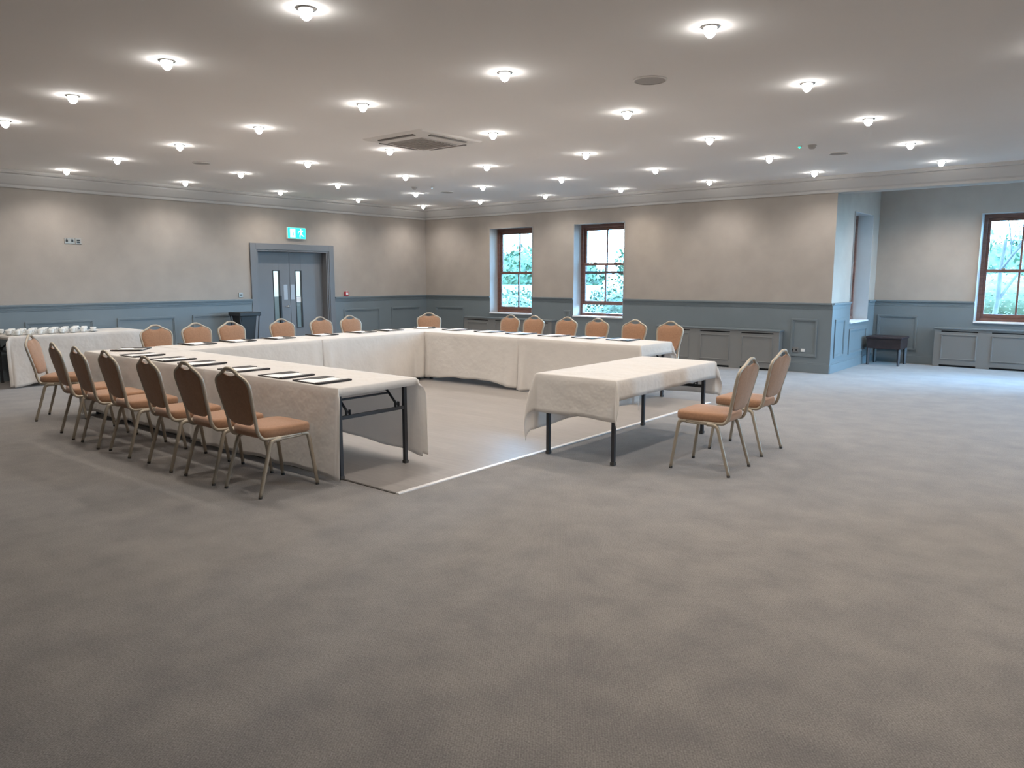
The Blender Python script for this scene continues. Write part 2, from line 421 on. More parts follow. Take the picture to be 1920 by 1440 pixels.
# ------------------------------------------------------------------ double doors (left wall)
d1 = empty('door_1', (XL, 9.09, 0)); struct(d1)
b = B()
for d, w, o in ((.03, .12, 0), (.018, .03, .12)):
    y0, y1, zt = -.98+o, .98-o, 2.225-o
    box(b, 0, d, y0, y0+w, 0, zt); box(b, 0, d, y1-w, y1, 0, zt); box(b, 0, d, y0+w, y1-w, zt-w, zt)
box(b, -.24, 0, -.84, -.80, 0, 2.11); box(b, -.24, 0, .80, .84, 0, 2.11); box(b, -.24, 0, -.80, .80, 2.07, 2.11)
obj('door_frame', b, M['door'], d1, bevel=.004)
for s in (-1, 1):
    y0, y1 = (-.80, -.003) if s < 0 else (.003, .80)
    g0, g1 = (-.38, -.25) if s < 0 else (.14, .27)
    b = plate('X', -.20, .045, y0, y1, .008, 2.068, [(g0, g1, .55, 1.69)])
    lf = obj('door_leaf', b, M['door'], d1, bevel=.002)
    b = B(); box(b, -.18, -.175, g0, g1, .55, 1.69); obj('pane', b, M['glass'], lf)
    b = B()
    for r in ((g0-.015, g0, .535, 1.705), (g1, g1+.015, .535, 1.705), (g0, g1, 1.69, 1.705), (g0, g1, .535, .55)):
        box(b, -.155, -.148, *r)
    obj('vision_panel_bead', b, M['black'], lf)
    b = B(); pc = -.105 if s < 0 else .06
    box(b, -.154, -.151, pc-.05, pc+.04, 1.12, 1.42); obj('push_plate', b, mat('satin plate', (.42, .44, .47), .35, metal=.2), lf)
    if s < 0:
        b = B(); lathe(b, [(0, 0), (.026, 0), (.026, .008), (0, .008)], 20); bmesh.ops.rotate(b, cent=(0, 0, 0), matrix=Matrix.Rotation(PI/2, 3, 'Y'), verts=b.verts[:])
        tube(b, smooth_path([(.0, 0, 0), (.045, 0, 0), (.055, -.02, 0), (.055, -.10, 0)], 5), .009)
        bmesh.ops.translate(b, vec=(-.154, -.06, .98), verts=b.verts[:]); obj('door_handle', b, M['chrome'], lf, smooth=True)
        b = B(); box(b, -.152, -.125, -.27, -.235, .35, 1.20); box(b, -.125, -.11, -.275, -.23, .35, 1.20)
        obj('pull_handle', b, M['black'], lf, bevel=.008)
    else:
        b = B(); box(b, -.174, -.172, g0+.01, g1-.01, 1.06, 1.17); obj('notice', b, M['paper'], lf)
# lit corridor beyond the doors
b = B(); box(b, -15.6, -15.5, 6.5, 13.5, 0, 2.7)
struct(obj('wall_corridor', b, mat('pale corridor paint', (.72, .80, .82), .8)))
b = B(); box(b, -15.5, -15.47, 6.5, 13.5, 0, 1.12); struct(obj('trim_20', b, M['dado']))
b = B(); box(b, -15.6, XL-.251, 6.5, 13.5, -.1, 0); struct(obj('floor_corridor', b, M['carpet']))
b = B(); box(b, -15.6, XL-.251, 6.5, 13.5, 2.7, 2.8); struct(obj('ceiling_corridor', b, M['ceiling']))
for nm, y in (('wall_corridor_end', 6.45), ('wall_corridor_side', 13.5)):
    b = B(); box(b, -15.6, XL-.251, y, y+.05, 0, 2.7); struct(obj(nm, b, M['plaster']))

# ------------------------------------------------------------------ ceiling downlights
GX, GY, SX, SY = -12.464, 12.016, 1.704, 1.829
ordn = ['first', 'second', 'third', 'fourth', 'fifth', 'sixth', 'seventh', 'eighth', 'ninth', 'tenth', 'eleventh', 'twelfth', 'thirteenth']
def downlight():
    t = empty('downlight')
    b = B(); lathe(b, [(.034, 0), (.062, 0), (.060, -.006), (.046, -.010), (.036, -.008), (.034, 0)], 28); obj('trim_ring', b, M['chrome'], t, smooth=True)
    b = B(); prof = [(.036, -.002)] + [(.040*math.cos(a), -.010-.058*math.sin(a)) for a in [k*PI/2/8 for k in range(9)]]
    prof[-1] = (0, prof[-1][1]); lathe(b, prof, 24); obj('lit_glass_dome', b, M['bulb_warm'], t, smooth=True)
    return t
cool = {(4, 5), (5, 4), (5, 2), (4, 0), (4, 1), (3, 2), (1, 4), (0, 5), (0, 4), (2, 1), (1, 0), (0, 0), (3, 0), (0, 6), (0, 2)}
proto = downlight(); used = False
cd = None
warm_me = [c for c in proto.children if c.name.startswith('lit')][0].data
cool_me = warm_me.copy(); cool_me.materials[0] = M['bulb_cool']
vis = set([(i, j) for i in range(5) for j in range(7)]) - {(4, 7)} | {(5, 2), (5, 3), (5, 4), (5, 5)}
LIGHT_W = 44.
def spot(x, y, cl, w):
    l = bpy.data.lights.new('downlight_beam', 'SPOT'); l.energy = w; l.spot_size = math.radians(150); l.spot_blend = .85; l.shadow_soft_size = .045
    l.color = (1., .95, .90) if cl else (1., .90, .79)
    o = bpy.data.objects.new('downlight_beam', l); C.objects.link(o); o.location = (x, y, ZC-.10)
    return o
for i in range(6):
    for j in range(9):
        x, y = GX+SX*j, GY-SY*i
        cl = (i, j) in cool
        if x > XR-.3 or (i == 0 and j == 0 and False): continue
        # the first column and row stand just off the cornice
        px, py = x, y
        t = None
        if not used: t = proto; used = True
        else: t = copy_tree(proto)
        t.location = (px, py, ZC)
        if cl:
            for ch in t.children:
                if ch.name.startswith('lit'): ch.data = cool_me
        tag(t, '%s ceiling downlight, %s from the left wall in the %s row from the windows' % ('white' if cl else 'warm', ordn[j], ordn[i]), 'ceiling light', 'grid of ceiling downlights')
        spot(px, py, cl, LIGHT_W)

for k, (x, y) in enumerate(((-2.6, 14.15), (-.9, 14.15))):
    t = copy_tree(proto); t.location = (x, y, ZC)
    tag(t, 'alcove ceiling downlight, %s from the pillar side' % ordn[k], 'ceiling light', 'alcove ceiling downlights'); spot(x, y, False, LIGHT_W*2.3)

# ------------------------------------------------------------------ ceiling fixtures
t = empty('air_conditioner', (-6.555, 6.33, ZC)); tag(t, 'square white ceiling cassette air conditioner above the near table run', 'air conditioner')
b = B()
def frust(bm, a, bq, z0, z1):
    v0 = [bm.verts.new((sx*a, sy*a, z0)) for sx, sy in ((-1, -1), (1, -1), (1, 1), (-1, 1))]
    v1 = [bm.verts.new((sx*bq, sy*bq, z1)) for sx, sy in ((-1, -1), (1, -1), (1, 1), (-1, 1))]
    bm.faces.new(v0); bm.faces.new(v1[::-1])
    for k in range(4): bm.faces.new((v0[k], v0[(k+1) % 4], v1[(k+1) % 4], v1[k]))
frust(b, .49, .47, 0, -.018); frust(b, .47, .33, -.018, -.042); obj('casing', b, M['acwhite'], t)
b = B(); frust(b, .285, .28, -.042, -.050)
for k in range(11): box(b, -.26, .26, -.262+k*.05, -.246+k*.05, -.056, -.050)
obj('intake_grille', b, M['acgrille'], t)
for k in range(4):
    b = B(); box(b, -.29, .29, .385, .43, -.036, -.024, Matrix.Rotation(k*PI/2, 4, 'Z')); obj('air_slot', b, mat('dark outlet', (.15, .135, .125), .6), t)
    b = B(); box(b, -.28, .28, .39, .405, -.039, -.034, Matrix.Rotation(k*PI/2, 4, 'Z')); obj('louvre', b, M['acgrille'], t)

def disc(name, x, y, r, label, m, cat, group=None):
    t = empty(name, (x, y, ZC)); tag(t, label, cat, group)
    b = B(); lathe(b, [(r*.90, 0), (r, 0), (r*.99, -.008), (r*.92, -.012), (r*.90, -.008)], 36); obj('rim', b, M['acwhite'], t, smooth=True)
    b = B(); lathe(b, [(0, -.007), (r*.5, -.009), (r*.91, -.006)], 36); obj('grille', b, m, t, smooth=True)
disc('ceiling_speaker', -3.18, 5.61, .135, 'large round grey ceiling speaker grille nearest the camera', M['speaker'], 'speaker', 'round ceiling speakers')
disc('ceiling_speaker', -3.11, 10.37, .12, 'round ceiling speaker near the pillar, beside the green-lit detector', M['speaker'], 'speaker', 'round ceiling speakers')
disc('ceiling_speaker', -10.21, 5.60, .12, 'round ceiling speaker on the left, over the buffet side', M['speaker'], 'speaker', 'round ceiling speakers')
disc('ceiling_speaker', -10.14, 10.40, .12, 'round ceiling speaker near the far corner of the hall', M['speaker'], 'speaker', 'round ceiling speakers')
def detector(x, y, lx, ly, led, label, mb):
    t = empty('smoke_detector', (x, y, ZC)); tag(t, label, 'smoke detector', 'ceiling smoke detectors')
    b = B(); lathe(b, [(0, 0), (.052, 0), (.052, -.012), (.042, -.018), (.040, -.034), (.028, -.044), (0, -.046)], 28); obj('housing', b, mb, t, smooth=True)
    b = B(); lathe(b, [(0, 0), (.030, 0), (.030, -.012), (.020, -.018), (0, -.018)], 20, (lx, ly, 0)); obj('sensor_base', b, M['acwhite'], t, smooth=True)
    b = B(); bmesh.ops.create_icosphere(b, subdivisions=2, radius=.014 if led == M['led_green'] else .008, matrix=Matrix.Translation((lx, ly, -.020))); obj('indicator_light', b, led, t, smooth=True)
detector(-3.18, 9.55, -.13, -.06, M['led_green'], 'dark ceiling smoke detector with a green light near the pillar', M['acgrille'])
detector(-10.03, 9.46, .24, .20, M['led_blue'], 'smoke detector with a tiny blue light near the far corner', M['acgrille'])

# ------------------------------------------------------------------ wall fittings
t = empty('exit_sign', (XL, 9.155, 2.445)); tag(t, 'lit green running-man exit sign above the double doors', 'sign')
b = B(); box(b, 0, .05, -.215, .215, -.115, .115); obj('sign_housing', b, M['acwhite'], t, bevel=.006)
b = B(); box(b, .050, .054, -.205, .205, -.105, .105); fc = obj('sign_face', b, M['sign_green'], t)
b = B(); X0, X1 = .0545, .057
box(b, X0, X1, -.155, -.035, -.085, .085)                       # white doorway
obj('pictogram_door', b, M['sign_white'], fc)
b = B(); box(b, X1, X1+.001, -.10, -.075, -.05, .02); obj('pictogram_gap', b, M['sign_green'], fc)
b = B()                                                          # running figure
bmesh.ops.create_icosphere(b, subdivisions=2, radius=.020, matrix=Matrix.Translation((X1-.004, .095, .070)) @ Matrix.Diagonal((.2, 1, 1, 1)))
def limb(p, q, w):
    p = Vector((0, *p)); q = Vector((0, *q)); d = (q-p).normalized(); n = Vector((0, -d.z, d.y))*w/2
    v = [b.verts.new(Vector((xx, 0, 0))+pp) for xx in (X0, X1) for pp in (p-n, p+n, q+n, q-n)]
    for f in ((0, 1, 2, 3), (7, 6, 5, 4), (0, 4, 5, 1), (1, 5, 6, 2), (2, 6, 7, 3), (3, 7, 4, 0)): b.faces.new([v[i] for i in f])
limb((.085, .050), (.105, -.015), .036); limb((.085, .045), (.045, .030), .014); limb((.045, .030), (.035, .0), .012); limb((.09, .045), (.135, .035), .014); limb((.135, .035), (.145, .06), .012)
limb((.105, -.01), (.070, -.04), .018); limb((.070, -.04), (.075, -.085), .015); limb((.105, -.01), (.135, -.045), .018); limb((.135, -.045), (.17, -.055), .015)
obj('pictogram_figure', b, M['sign_white'], fc)

def socket(name, y, z, w, h, label, cat, holes, m, axis='X', pos=XL, s=1, group=None):
    if axis == 'X': t = empty(name, (pos, y, z))
    else: t = empty(name, (y, pos, z), -PI/2)
    tag(t, label, cat, group)
    b = B(); box(b, 0, .012, -w/2, w/2, -h/2, h/2); obj('face_plate', b, m, t, bevel=.003)
    for (oy, oz, ww, hh) in holes:
        b = B(); box(b, .012, .017, oy-ww/2, oy+ww/2, oz-hh/2, oz+hh/2); obj('insert', b, M['black'] if m is not M['white'] else M['white'], t, bevel=.001)
socket('wall_socket', 4.935, 2.145, .150, .088, 'brushed double socket high on the left wall', 'socket', [(-.04, 0, .03, .035), (.04, 0, .03, .035), (-.04, .027, .018, .01), (.04, .027, .018, .01)], M['steel'])
socket('data_socket', 5.065, 2.145, .088, .088, 'small square dark data outlet beside the double wall socket', 'socket', [(0, .012, .045, .022), (0, -.018, .045, .022)], M['steel'])
socket('light_switch', 7.88, 1.235, .086, .086, 'small steel light switch left of the double doors', 'switch', [(-.012, 0, .018, .03), (.014, 0, .018, .03)], M['steel'])
socket('wall_socket', -4.22, .365, .06, .05, 'small white socket in the panel left of the pillar', 'socket', [(0, .0, .02, .015)], M['white'], 'Y', YF-.018)
socket('wall_socket', -4.36, .365, .14, .085, 'dull grey double socket beside the small white one', 'socket', [(-.035, 0, .03, .03), (.035, 0, .03, .03)], M['cover'], 'Y', YF-.018)
t = empty('fire_call_point', (XL, 10.37, 1.215)); tag(t, 'red fire alarm call point right of the double doors', 'alarm')
b = B(); box(b, 0, .05, -.045, .045, -.045, .045); obj('housing', b, M['red'], t, bevel=.008)
b = B(); box(b, .05, .053, -.028, .028, -.025, .03); obj('glass_insert', b, M['white'], t)
b = B(); box(b, .01, .045, .0, .012, .045, .075); obj('key_tag', b, M['white'], t)

# ------------------------------------------------------------------ folding tables and cloths
TZ = .735
def folding_table(x0, x1, y0, y1, label, along='x', group='folding tables under the cloths'):
    L, W = (x1-x0, y1-y0) if along == 'x' else (y1-y0, x1-x0)
    t = empty('folding_table', ((x0+x1)/2, (y0+y1)/2, 0), 0 if along == 'x' else PI/2); tag(t, label, 'table', group)
    b = B(); box(b, -L/2, L/2, -W/2, W/2, TZ-.028, TZ-.003); obj('tabletop', b, M['top'], t, bevel=.004)
    e = min(.06, L*.1); inn = min(.20, L*.3)
    for s in (-1, 1):
        X = s*(L/2-e)
        for q in (-1, 1):
            b = B(); Y = q*(W/2-.065); box(b, X-.016, X+.016, Y-.016, Y+.016, 0.014, TZ-.028); lg = obj('leg', b, M['black_steel'], t, bevel=.003)
            b = B(); box(b, X-.019, X+.019, Y-.019, Y+.019, 0.005, .03); obj('rubber_foot', b, M['rubber'], lg)
        b = B(); box(b, X-.014, X+.014, -(W/2-.081), W/2-.081, .475, .503); obj('crossbar', b, M['black_steel'], t, bevel=.003)
        b = B()
        for q in (-1, 1):
            Y = q*(W/2-.15); p = Vector((X, Y, .50)); r = Vector((X-s*inn, Y, TZ-.03))
            box(b, X-.012, X+.012, Y-.02, Y-.014, .50, .545); box(b, X-.012, X+.012, Y+.014, Y+.02, .50, .545)
            tube(b, [p+Vector((0, 0, .02)), r], .011, 6)
        mx = X-s*inn*.5; mz = .52+(TZ-.55)*.5
        tube(b, [(mx, -(W/2-.15), mz), (mx, W/2-.15, mz)], .009, 6)
        obj('folding_brace', b, M['black_steel'], t)
    return t

def cloth(x0, x1, y0, y1, z, dW, dE, dS, dN, label, seed=0, amp=.018, step=.035, flare=.05, name='tablecloth', droop=None, group='white tablecloths'):
    rnd = random.Random(seed)
    ph = [rnd.uniform(0, 6.28) for _ in range(12)]
    def axis(a, b, d0, d1):
        pts = []
        def lin(p, q):
            n = max(1, round(abs(q-p)/step)); return [p+(q-p)*k/n for k in range(n)]
        if d0: pts += lin(a-d0, a-.012) + [a-.012, a-.004]
        pts += [a] + lin(a, b)[1:] + [b]
        if d1: pts += [b+.004, b+.012] + lin(b+.012, b+d1)[1:] + [b+d1]
        out = []
        for p in pts:
            if not out or p-out[-1] > 1e-5: out.append(p)
        return out
    xs = axis(x0, x1, dW, dE); ys = axis(y0, y1, dS, dN)
    def edge(s, lo, hi, dl, dh):
        q = 0
        if hi-lo > 1.2 and amp > .013:
            q += .055*math.exp(-((s-lo-.10)/.045)**2)*(0 if dl else 1) + .045*math.exp(-((hi-s-.16)/.06)**2)*(0 if dh else 1) - .015*math.exp(-((s-lo-.24)/.07)**2)
        return q
    def arch(s, lo, hi):
        q = min(1, max(0, (s-lo)/(hi-lo))); return .055*(1-(2*q-1)**2) if hi-lo > 1.2 else 0
    def wob(s, k): return .5*math.sin(s*5.3+ph[k])+.3*math.sin(s*11.1+ph[k+1])+.2*math.sin(s*19.7+ph[k+2])
    def pos(u, v):
        a = x0-u if u < x0 else (u-x1 if u > x1 else 0); sa = -1 if u < x0 else 1
        bq = y0-v if v < y0 else (v-y1 if v > y1 else 0); sb = -1 if v < y0 else 1
        X = min(max(u, x0), x1); Y = min(max(v, y0), y1)
        if a == 0 and bq == 0:
            return (X, Y, z + .0012*math.sin(u*3+ph[0])*math.sin(v*4+ph[1]))
        if a > 0 and bq == 0:
            k = 0 if sa < 0 else 3; f = a/.7
            o = .010*min(1, a/.02) + f*(amp*(1+wob(v, k))+flare*.35)
            o += f*edge(v, y0, y1, dS, dN)
            hz = a*(1+.03*wob(v*.7, k)-arch(v, y0, y1))
            return (X+sa*o, Y, z-hz)
        if bq > 0 and a == 0:
            k = 6 if sb < 0 else 9; f = bq/.7
            k = min(k, 9)
            o = .010*min(1, bq/.02) + f*(amp*(1+wob(u, k))+flare*.35)
            o += f*edge(u, x0, x1, dW, dE)
            hz = bq*(1+.03*wob(u*.7, k)-arch(u, x0, x1))
            return (X, Y+sb*o, z-hz)
        r = math.hypot(a, bq); th = math.atan2(bq, a); c, s = math.cos(th), math.sin(th)
        bul = r*.30*math.sin(2*th)*(1-.95*min(1, r/.72))
        o = .010*min(1, r/.02) + r/.7*(amp+flare*.35)
        kx = 1. if (dW if sa < 0 else dE) < .12 else .10; ky = 1. if (dS if sb < 0 else dN) < .12 else .10
        ox = a*kx*s*s + bul*c + o*c; oy = bq*ky*c*c + bul*s + o*s
        return (X+sa*ox, Y+sb*oy, z-r*.985)
    bm = B(); G = [[bm.verts.new(pos(u, v)) for v in ys] for u in xs]
    for i in range(len(xs)-1):
        for j in range(len(ys)-1): bm.faces.new((G[i][j], G[i+1][j], G[i+1][j+1], G[i][j+1]))
    zmin = min(v.co.z for v in bm.verts)
    for v in bm.verts:
        if v.co.z < .012: v.co.z = .012 + (v.co.z-.012)*.02
    o = obj(name, bm, M['linen'], smooth=True)
    md = o.modifiers.new('thickness', 'SOLIDIFY'); md.thickness = .0016; md.offset = -1
    tag(o, label, 'tablecloth', group)
    return o

XW0, XW1 = -9.24, -8.47
NY0, NY1 = 3.53, 4.34
FY0, FY1 = 8.15, 8.94
XE, XM = -4.64, -6.60
folding_table(XM+.01, XE, NY0, NY1, 'folding table with open black legs at the near end of the U')
folding_table(XW1+.01, XM-.01, NY0, NY1, 'folding table hidden under the near run behind the middle chairs')
folding_table(XW0, XW1-.01, NY0, NY1-.01, 'small square table under the cloth at the near left corner')
folding_table(XW0, XW1-.01, NY1+.01, 6.22, 'folding table under the left run, nearer half', 'y')
folding_table(XW0, XW1-.01, 6.24, FY0-.01, 'folding table under the left run, farther half', 'y')
folding_table(XW0, XW1-.01, FY0+.01, FY1, 'small square table under the cloth at the far corner')
folding_table(XW1+.01, XM-.01, FY0, FY1, 'folding table under the far run nearest the far corner')
folding_table(XM+.01, XE-.04, FY0, FY1, 'folding table under the far run at its right end')
cloth(XM, XE+.02, NY0, NY1, TZ+.003, 0, .060, .715, .67, 'long white cloth over the near table run, open black table end showing', 1, flare=.09)
cloth(XW1, XM+.02, NY0, NY1, TZ+.001, 0, 0, .70, .66, 'white cloth over the near table run behind the middle brown chairs', 2)
cloth(XW0, XW1+.02, NY0, NY1, TZ, .66, 0, .68, 0, 'white cloth on the near left corner of the U of tables', 3)
cloth(XW0, XW1, NY1-.01, 6.24, TZ+.001, .66, .70, 0, 0, 'white cloth over the left table run, half nearer the camera', 4)
cloth(XW0, XW1, 6.22, FY0+.01, TZ+.002, .66, .715, 0, 0, 'white cloth over the left table run, half nearer the far corner', 5, amp=.03)
cloth(XW0, XW1+.01, FY0, FY1, TZ, .66, 0, 0, .66, 'white cloth on the far corner where the table runs meet', 6)
cloth(XW1-.0, XM+.02, FY0, FY1, TZ+.001, 0, 0, .69, .66, 'white cloth over the far table run, half nearest the corner', 7, amp=.03)
cloth(XM, XE-.02, FY0, FY1, TZ+.003, 0, .15, .72, .60, 'white cloth over the right end of the far table run', 8)
folding_table(-4.03, -3.22, 5.27, 7.08, 'separate folding table with black legs beside the two chairs', 'y')
cloth(-4.04, -3.21, 5.24, 7.11, TZ+.002, .52, .165, .34, .34, 'short white cloth hanging askew on the separate table', 9, amp=.012, flare=.04)
folding_table(-13.08, -12.30, 3.72, 5.55, 'buffet folding table against the left wall', 'y')
cloth(-13.09, -12.28, 3.70, 5.58, TZ+.002, .08, .72, .05, .60, 'white cloth on the buffet table holding the cups', 10)

# ------------------------------------------------------------------ banquet chairs
def ringed(outline, prof, dirv, bm, base, ctr, tilt=None):
    """outline: list of 2D points; prof: list of (scale, offset)"""
    rings = []
    for s, off in prof:
        if s < 1e-4: rings.append([bm.verts.new(base(ctr[0], ctr[1], off))])
        else: rings.append([bm.verts.new(base(ctr[0]+(p[0]-ctr[0])*s, ctr[1]+(p[1]-ctr[1])*s, off)) for p in outline])
    n = len(outline)
    for a, b2 in zip(rings, rings[1:]):
        for k in range(n):
            q = [a[k % len(a)], a[(k+1) % n] if len(a) > 1 else a[0], b2[(k+1) % n] if len(b2) > 1 else b2[0], b2[k % len(b2)]]
            u = []
            for v in q:
                if v not in u: u.append(v)
            if len(u) > 2: bm.faces.new(u)

def chair():
    t = empty('banquet_chair')
    lean = lambda z: -.205-(z-.44)*.222
    # seat cushion
    pts = []
    for k in range(40):
        a = 2*PI*k/40; c, s = math.cos(a), math.sin(a)
        ex = .32; px = math.copysign(abs(c)**ex, c); py = math.copysign(abs(s)**ex, s)
        w = .215 + .012*py; pts.append((px*w, .015+py*.215))
    b = B(); ringed(pts, [(0, .425), (.5, .425), (.97, .425), (1, .430), (1.01, .455), (1.006, .478), (.975, .490), (.85, .497), (.45, .503), (0, .505)], 1, b, lambda x, y, o: (x, y, o), (0, .015))
    obj('seat', b, M['fabric'], t, smooth=True)
    # backrest pad
    half = [(0, .512), (.06, .513), (.11, .520), (.148, .542), (.166, .585), (.186, .68), (.200, .77), (.197, .815), (.186, .845), (.160, .866), (.118, .886), (.090, .896), (.062, .890), (.03, .882)]
    out = [(x, z) for x, z in half] + [(0, .880)] + [(-x, z) for x, z in half[::-1][:-1]]
    sm = []
    P = [Vector((x, z, 0)) for x, z in out]; n = len(P)
    for i in range(n):
        p0, p1, p2, p3 = P[i-1], P[i], P[(i+1) % n], P[(i+2) % n]
        for k in range(3):
            u = k/3; sm.append(tuple((.5*((2*p1)+(-p0+p2)*u+(2*p0-5*p1+4*p2-p3)*u*u+(-p0+3*p1-3*p2+p3)*u**3))[:2]))
    b = B(); ringed(sm, [(0, .030), (.4, .029), (.75, .025), (.92, .018), (.985, .008), (1, 0), (.985, -.010), (.92, -.014), (0, -.015)], 1, b, lambda x, z, o: (x, lean(z)+o, z), (0, .70))
    obj('backrest', b, M['fabric'], t, smooth=True)
    # bent tube frame
    side = [(.200, .17, .417), (.203, .05, .417), (.198, -.12, .417), (.188, -.185, .424), (.178, lean(.475)-.004, .475), (.177, lean(.56), .56), (.189, lean(.66), .66), (.206, lean(.78), .78), (.201, lean(.830), .830), (.172, lean(.862), .862), (.110, lean(.890), .890), (.070, lean(.915), .915), (.038, lean(.931), .931), (0, lean(.935), .935)]
    full = side + [(-x, y, z) for x, y, z in side[::-1][1:]]
    b = B(); tube(b, smooth_path(full, 5), .0135, 10); obj('back_frame', b, M['champagne'], t, smooth=True)
    for s in (-1, 1):
        b = B(); tube(b, smooth_path([(s*.207, .13, .405), (s*.205, .0, .405), (s*.203, -.06, .405)], 3), .010, 8); obj('side_rail', b, M['champagne'], t, smooth=True)
        f = B(); tube(f, smooth_path([(s*.200, .13, .415), (s*.203, .175, .412), (s*.207, .195, .385), (s*.212, .215, .26), (s*.222, .25, .012)], 6), .016, 10, radii=[.0180-.0045*k/24 for k in range(25)]); lg = obj('leg', f, M['champagne'], t, smooth=True)
        f = B(); tube(f, [(s*.222, .25, 0.001), (s*.2213, .2485, .020)], .0138, 10); obj('foot_cap', f, M['rubber'], lg)
        f = B(); tube(f, smooth_path([(s*.206, -.05, .405), (s*.205, -.105, .402), (s*.206, -.14, .375), (s*.212, -.175, .26), (s*.222, -.25, .012)], 6), .016, 10, radii=[.0180-.0045*k/24 for k in range(25)]); lg = obj('leg', f, M['champagne'], t, smooth=True)
        f = B(); tube(f, [(s*.222, -.25, 0.001), (s*.2213, -.2475, .020)], .0138, 10); obj('foot_cap', f, M['rubber'], lg)
    b = B(); tube(b, [(-.2, .12, .415), (.2, .12, .415)], .009, 8); tube(b, [(-.2, -.12, .415), (.2, -.12, .415)], .009, 8); obj('seat_support', b, M['champagne'], t, smooth=True)
    return t
base_chair = chair(); first = [True]
def place(x, y, rz, label, group):
    if first[0]: t = base_chair; first[0] = False
    else: t = copy_tree(base_chair)
    t.location = (x, y, 0); t.rotation_euler = (0, 0, rz); tag(t, label, 'chair', group); return t
G1 = 'banquet chairs along the near table run'
near = [(-4.95, 3.14, .02, 'brown banquet chair nearest the camera at the near table run, back towards us'),
        (-5.53, 3.12, -.02, 'banquet chair second from the right in the near row, back towards us'),
        (-6.15, 3.11, -.06, 'banquet chair third from the right in the near row, back towards us'),
        (-6.90, 3.11, -.06, 'banquet chair fourth from the right in the near row, after a gap'),
        (-7.48, 3.09, -.08, 'banquet chair fifth from the right in the near row, overlapped by its left neighbour'),
        (-8.09, 3.12, -.12, 'banquet chair at the left end of the near row, beside the angled pink chair')]
for a in near: place(*a, G1)
place(-9.27, 3.30, -.62, 'angled banquet chair at the near left table corner, its pink front showing', 'banquet chairs along the left table run')
G2 = 'banquet chairs along the left table run'
for k, (y, lb) in enumerate([(4.77, 'orange chair at the left run nearest the buffet table'), (5.33, 'second orange chair from the buffet along the left run'),
        (5.87, 'third orange chair along the left run, in front of the black stand'), (6.70, 'fourth orange chair along the left run, left of the door centre'),
        (7.43, 'fifth orange chair along the left run, before the right door leaf'), (8.02, 'sixth orange chair along the left run, right of the doorway')]):
    place(-9.78, y-.03, -PI/2+random.uniform(-.04, .04), lb, G2)
place(-9.53, 9.29, -PI*.74, 'lone orange chair at the far corner of the tables', 'banquet chair at the far corner')
G3 = 'banquet chairs along the far table run'
for x, lb in ((-8.17, 'leftmost orange chair of the far row, below the first window'), (-7.65, 'second orange chair from the left in the far row'),
        (-7.00, 'third orange chair from the left in the far row, between the two windows'), (-6.41, 'fourth chair from the left in the far row, below the second window'),
        (-5.76, 'fifth orange chair from the left in the far row'), (-5.17, 'rightmost orange chair of the far row, by the open table end')):
    place(x, 9.57, PI+random.uniform(-.04, .04), lb, G3)
place(-2.63, 5.80, PI/2+.03, 'tan banquet chair at the separate table, nearer of the pair', 'banquet chairs at the separate table')
place(-2.68, 6.66, PI/2-.02, 'tan banquet chair at the separate table, farther of the pair', 'banquet chairs at the separate table')

# ------------------------------------------------------------------ desk blotters
def blotter():
    t = empty('desk_blotter')
    b = B(); box(b, -.175, .175, -.165, .165, 0, .004); obj('base_board', b, M['leather'], t, bevel=.001)
    b = B(); box(b, -.125, .135, -.148, .150, .004, .0055); obj('paper_sheet', b, M['paper'], t)
    b = B(); box(b, .130, .175, -.165, .165, .004, .012); obj('side_flap', b, M['leather'], t, bevel=.002)
    b = B(); v = [(-.175, -.165), (-.145, -.165), (-.125, -.03), (-.065, .01), (-.055, .165), (-.175, .165)]
    lo = [b.verts.new((x, y, .004)) for x, y in v]; hi = [b.verts.new((x, y, .009)) for x, y in v]
    b.faces.new(lo[::-1]); b.faces.new(hi)
    for k in range(6): b.faces.new((lo[k], lo[(k+1) % 6], hi[(k+1) % 6], hi[k]))
    obj('pocket_flap', b, M['leather'], t)
    return t
bl = blotter(); fb = [True]
def put_bl(x, y, rz, label, group):
    if fb[0]: t = bl; fb[0] = False
    else: t = copy_tree(bl)
    t.location = (x, y, TZ+.0065); t.rotation_euler = (0, 0, rz); tag(t, label, 'desk blotter', group)
GB = 'black desk blotters on the near table run'
for x, lb in ((-5.07, 'black-edged blotter with white paper, nearest the open table end'), (-5.57, 'second black-edged blotter from the open table end'),
        (-6.24, 'third black-edged blotter from the open near table end'), (-6.98, 'fourth black-edged blotter on the near table run, behind chair backs'),
        (-7.57, 'fifth black-edged blotter on the near table run'), (-8.24, 'sixth black-edged blotter, next to the near left corner')):
    put_bl(x, 3.72, random.uniform(-.03, .03), lb, GB)
put_bl(-8.98, 3.93, -PI/4, 'angled black-edged blotter on the near left table corner', GB)
for y, lb in ((4.80, 'blotter on the left table run before the first orange chair'), (5.36, 'blotter on the left table run before the second orange chair'),
        (5.97, 'blotter on the left table run before the third orange chair'), (6.70, 'blotter on the left table run before the fourth orange chair'),
        (7.42, 'blotter on the left table run before the fifth orange chair'), (7.98, 'blotter on the left table run before the sixth orange chair')):
    put_bl(-9.10, y, -PI/2+random.uniform(-.04, .04), lb, 'black desk blotters on the left table run')
put_bl(-9.08, 8.74, -PI*.74, 'blotter on the far table corner before the lone chair', 'black desk blotter on the far corner')
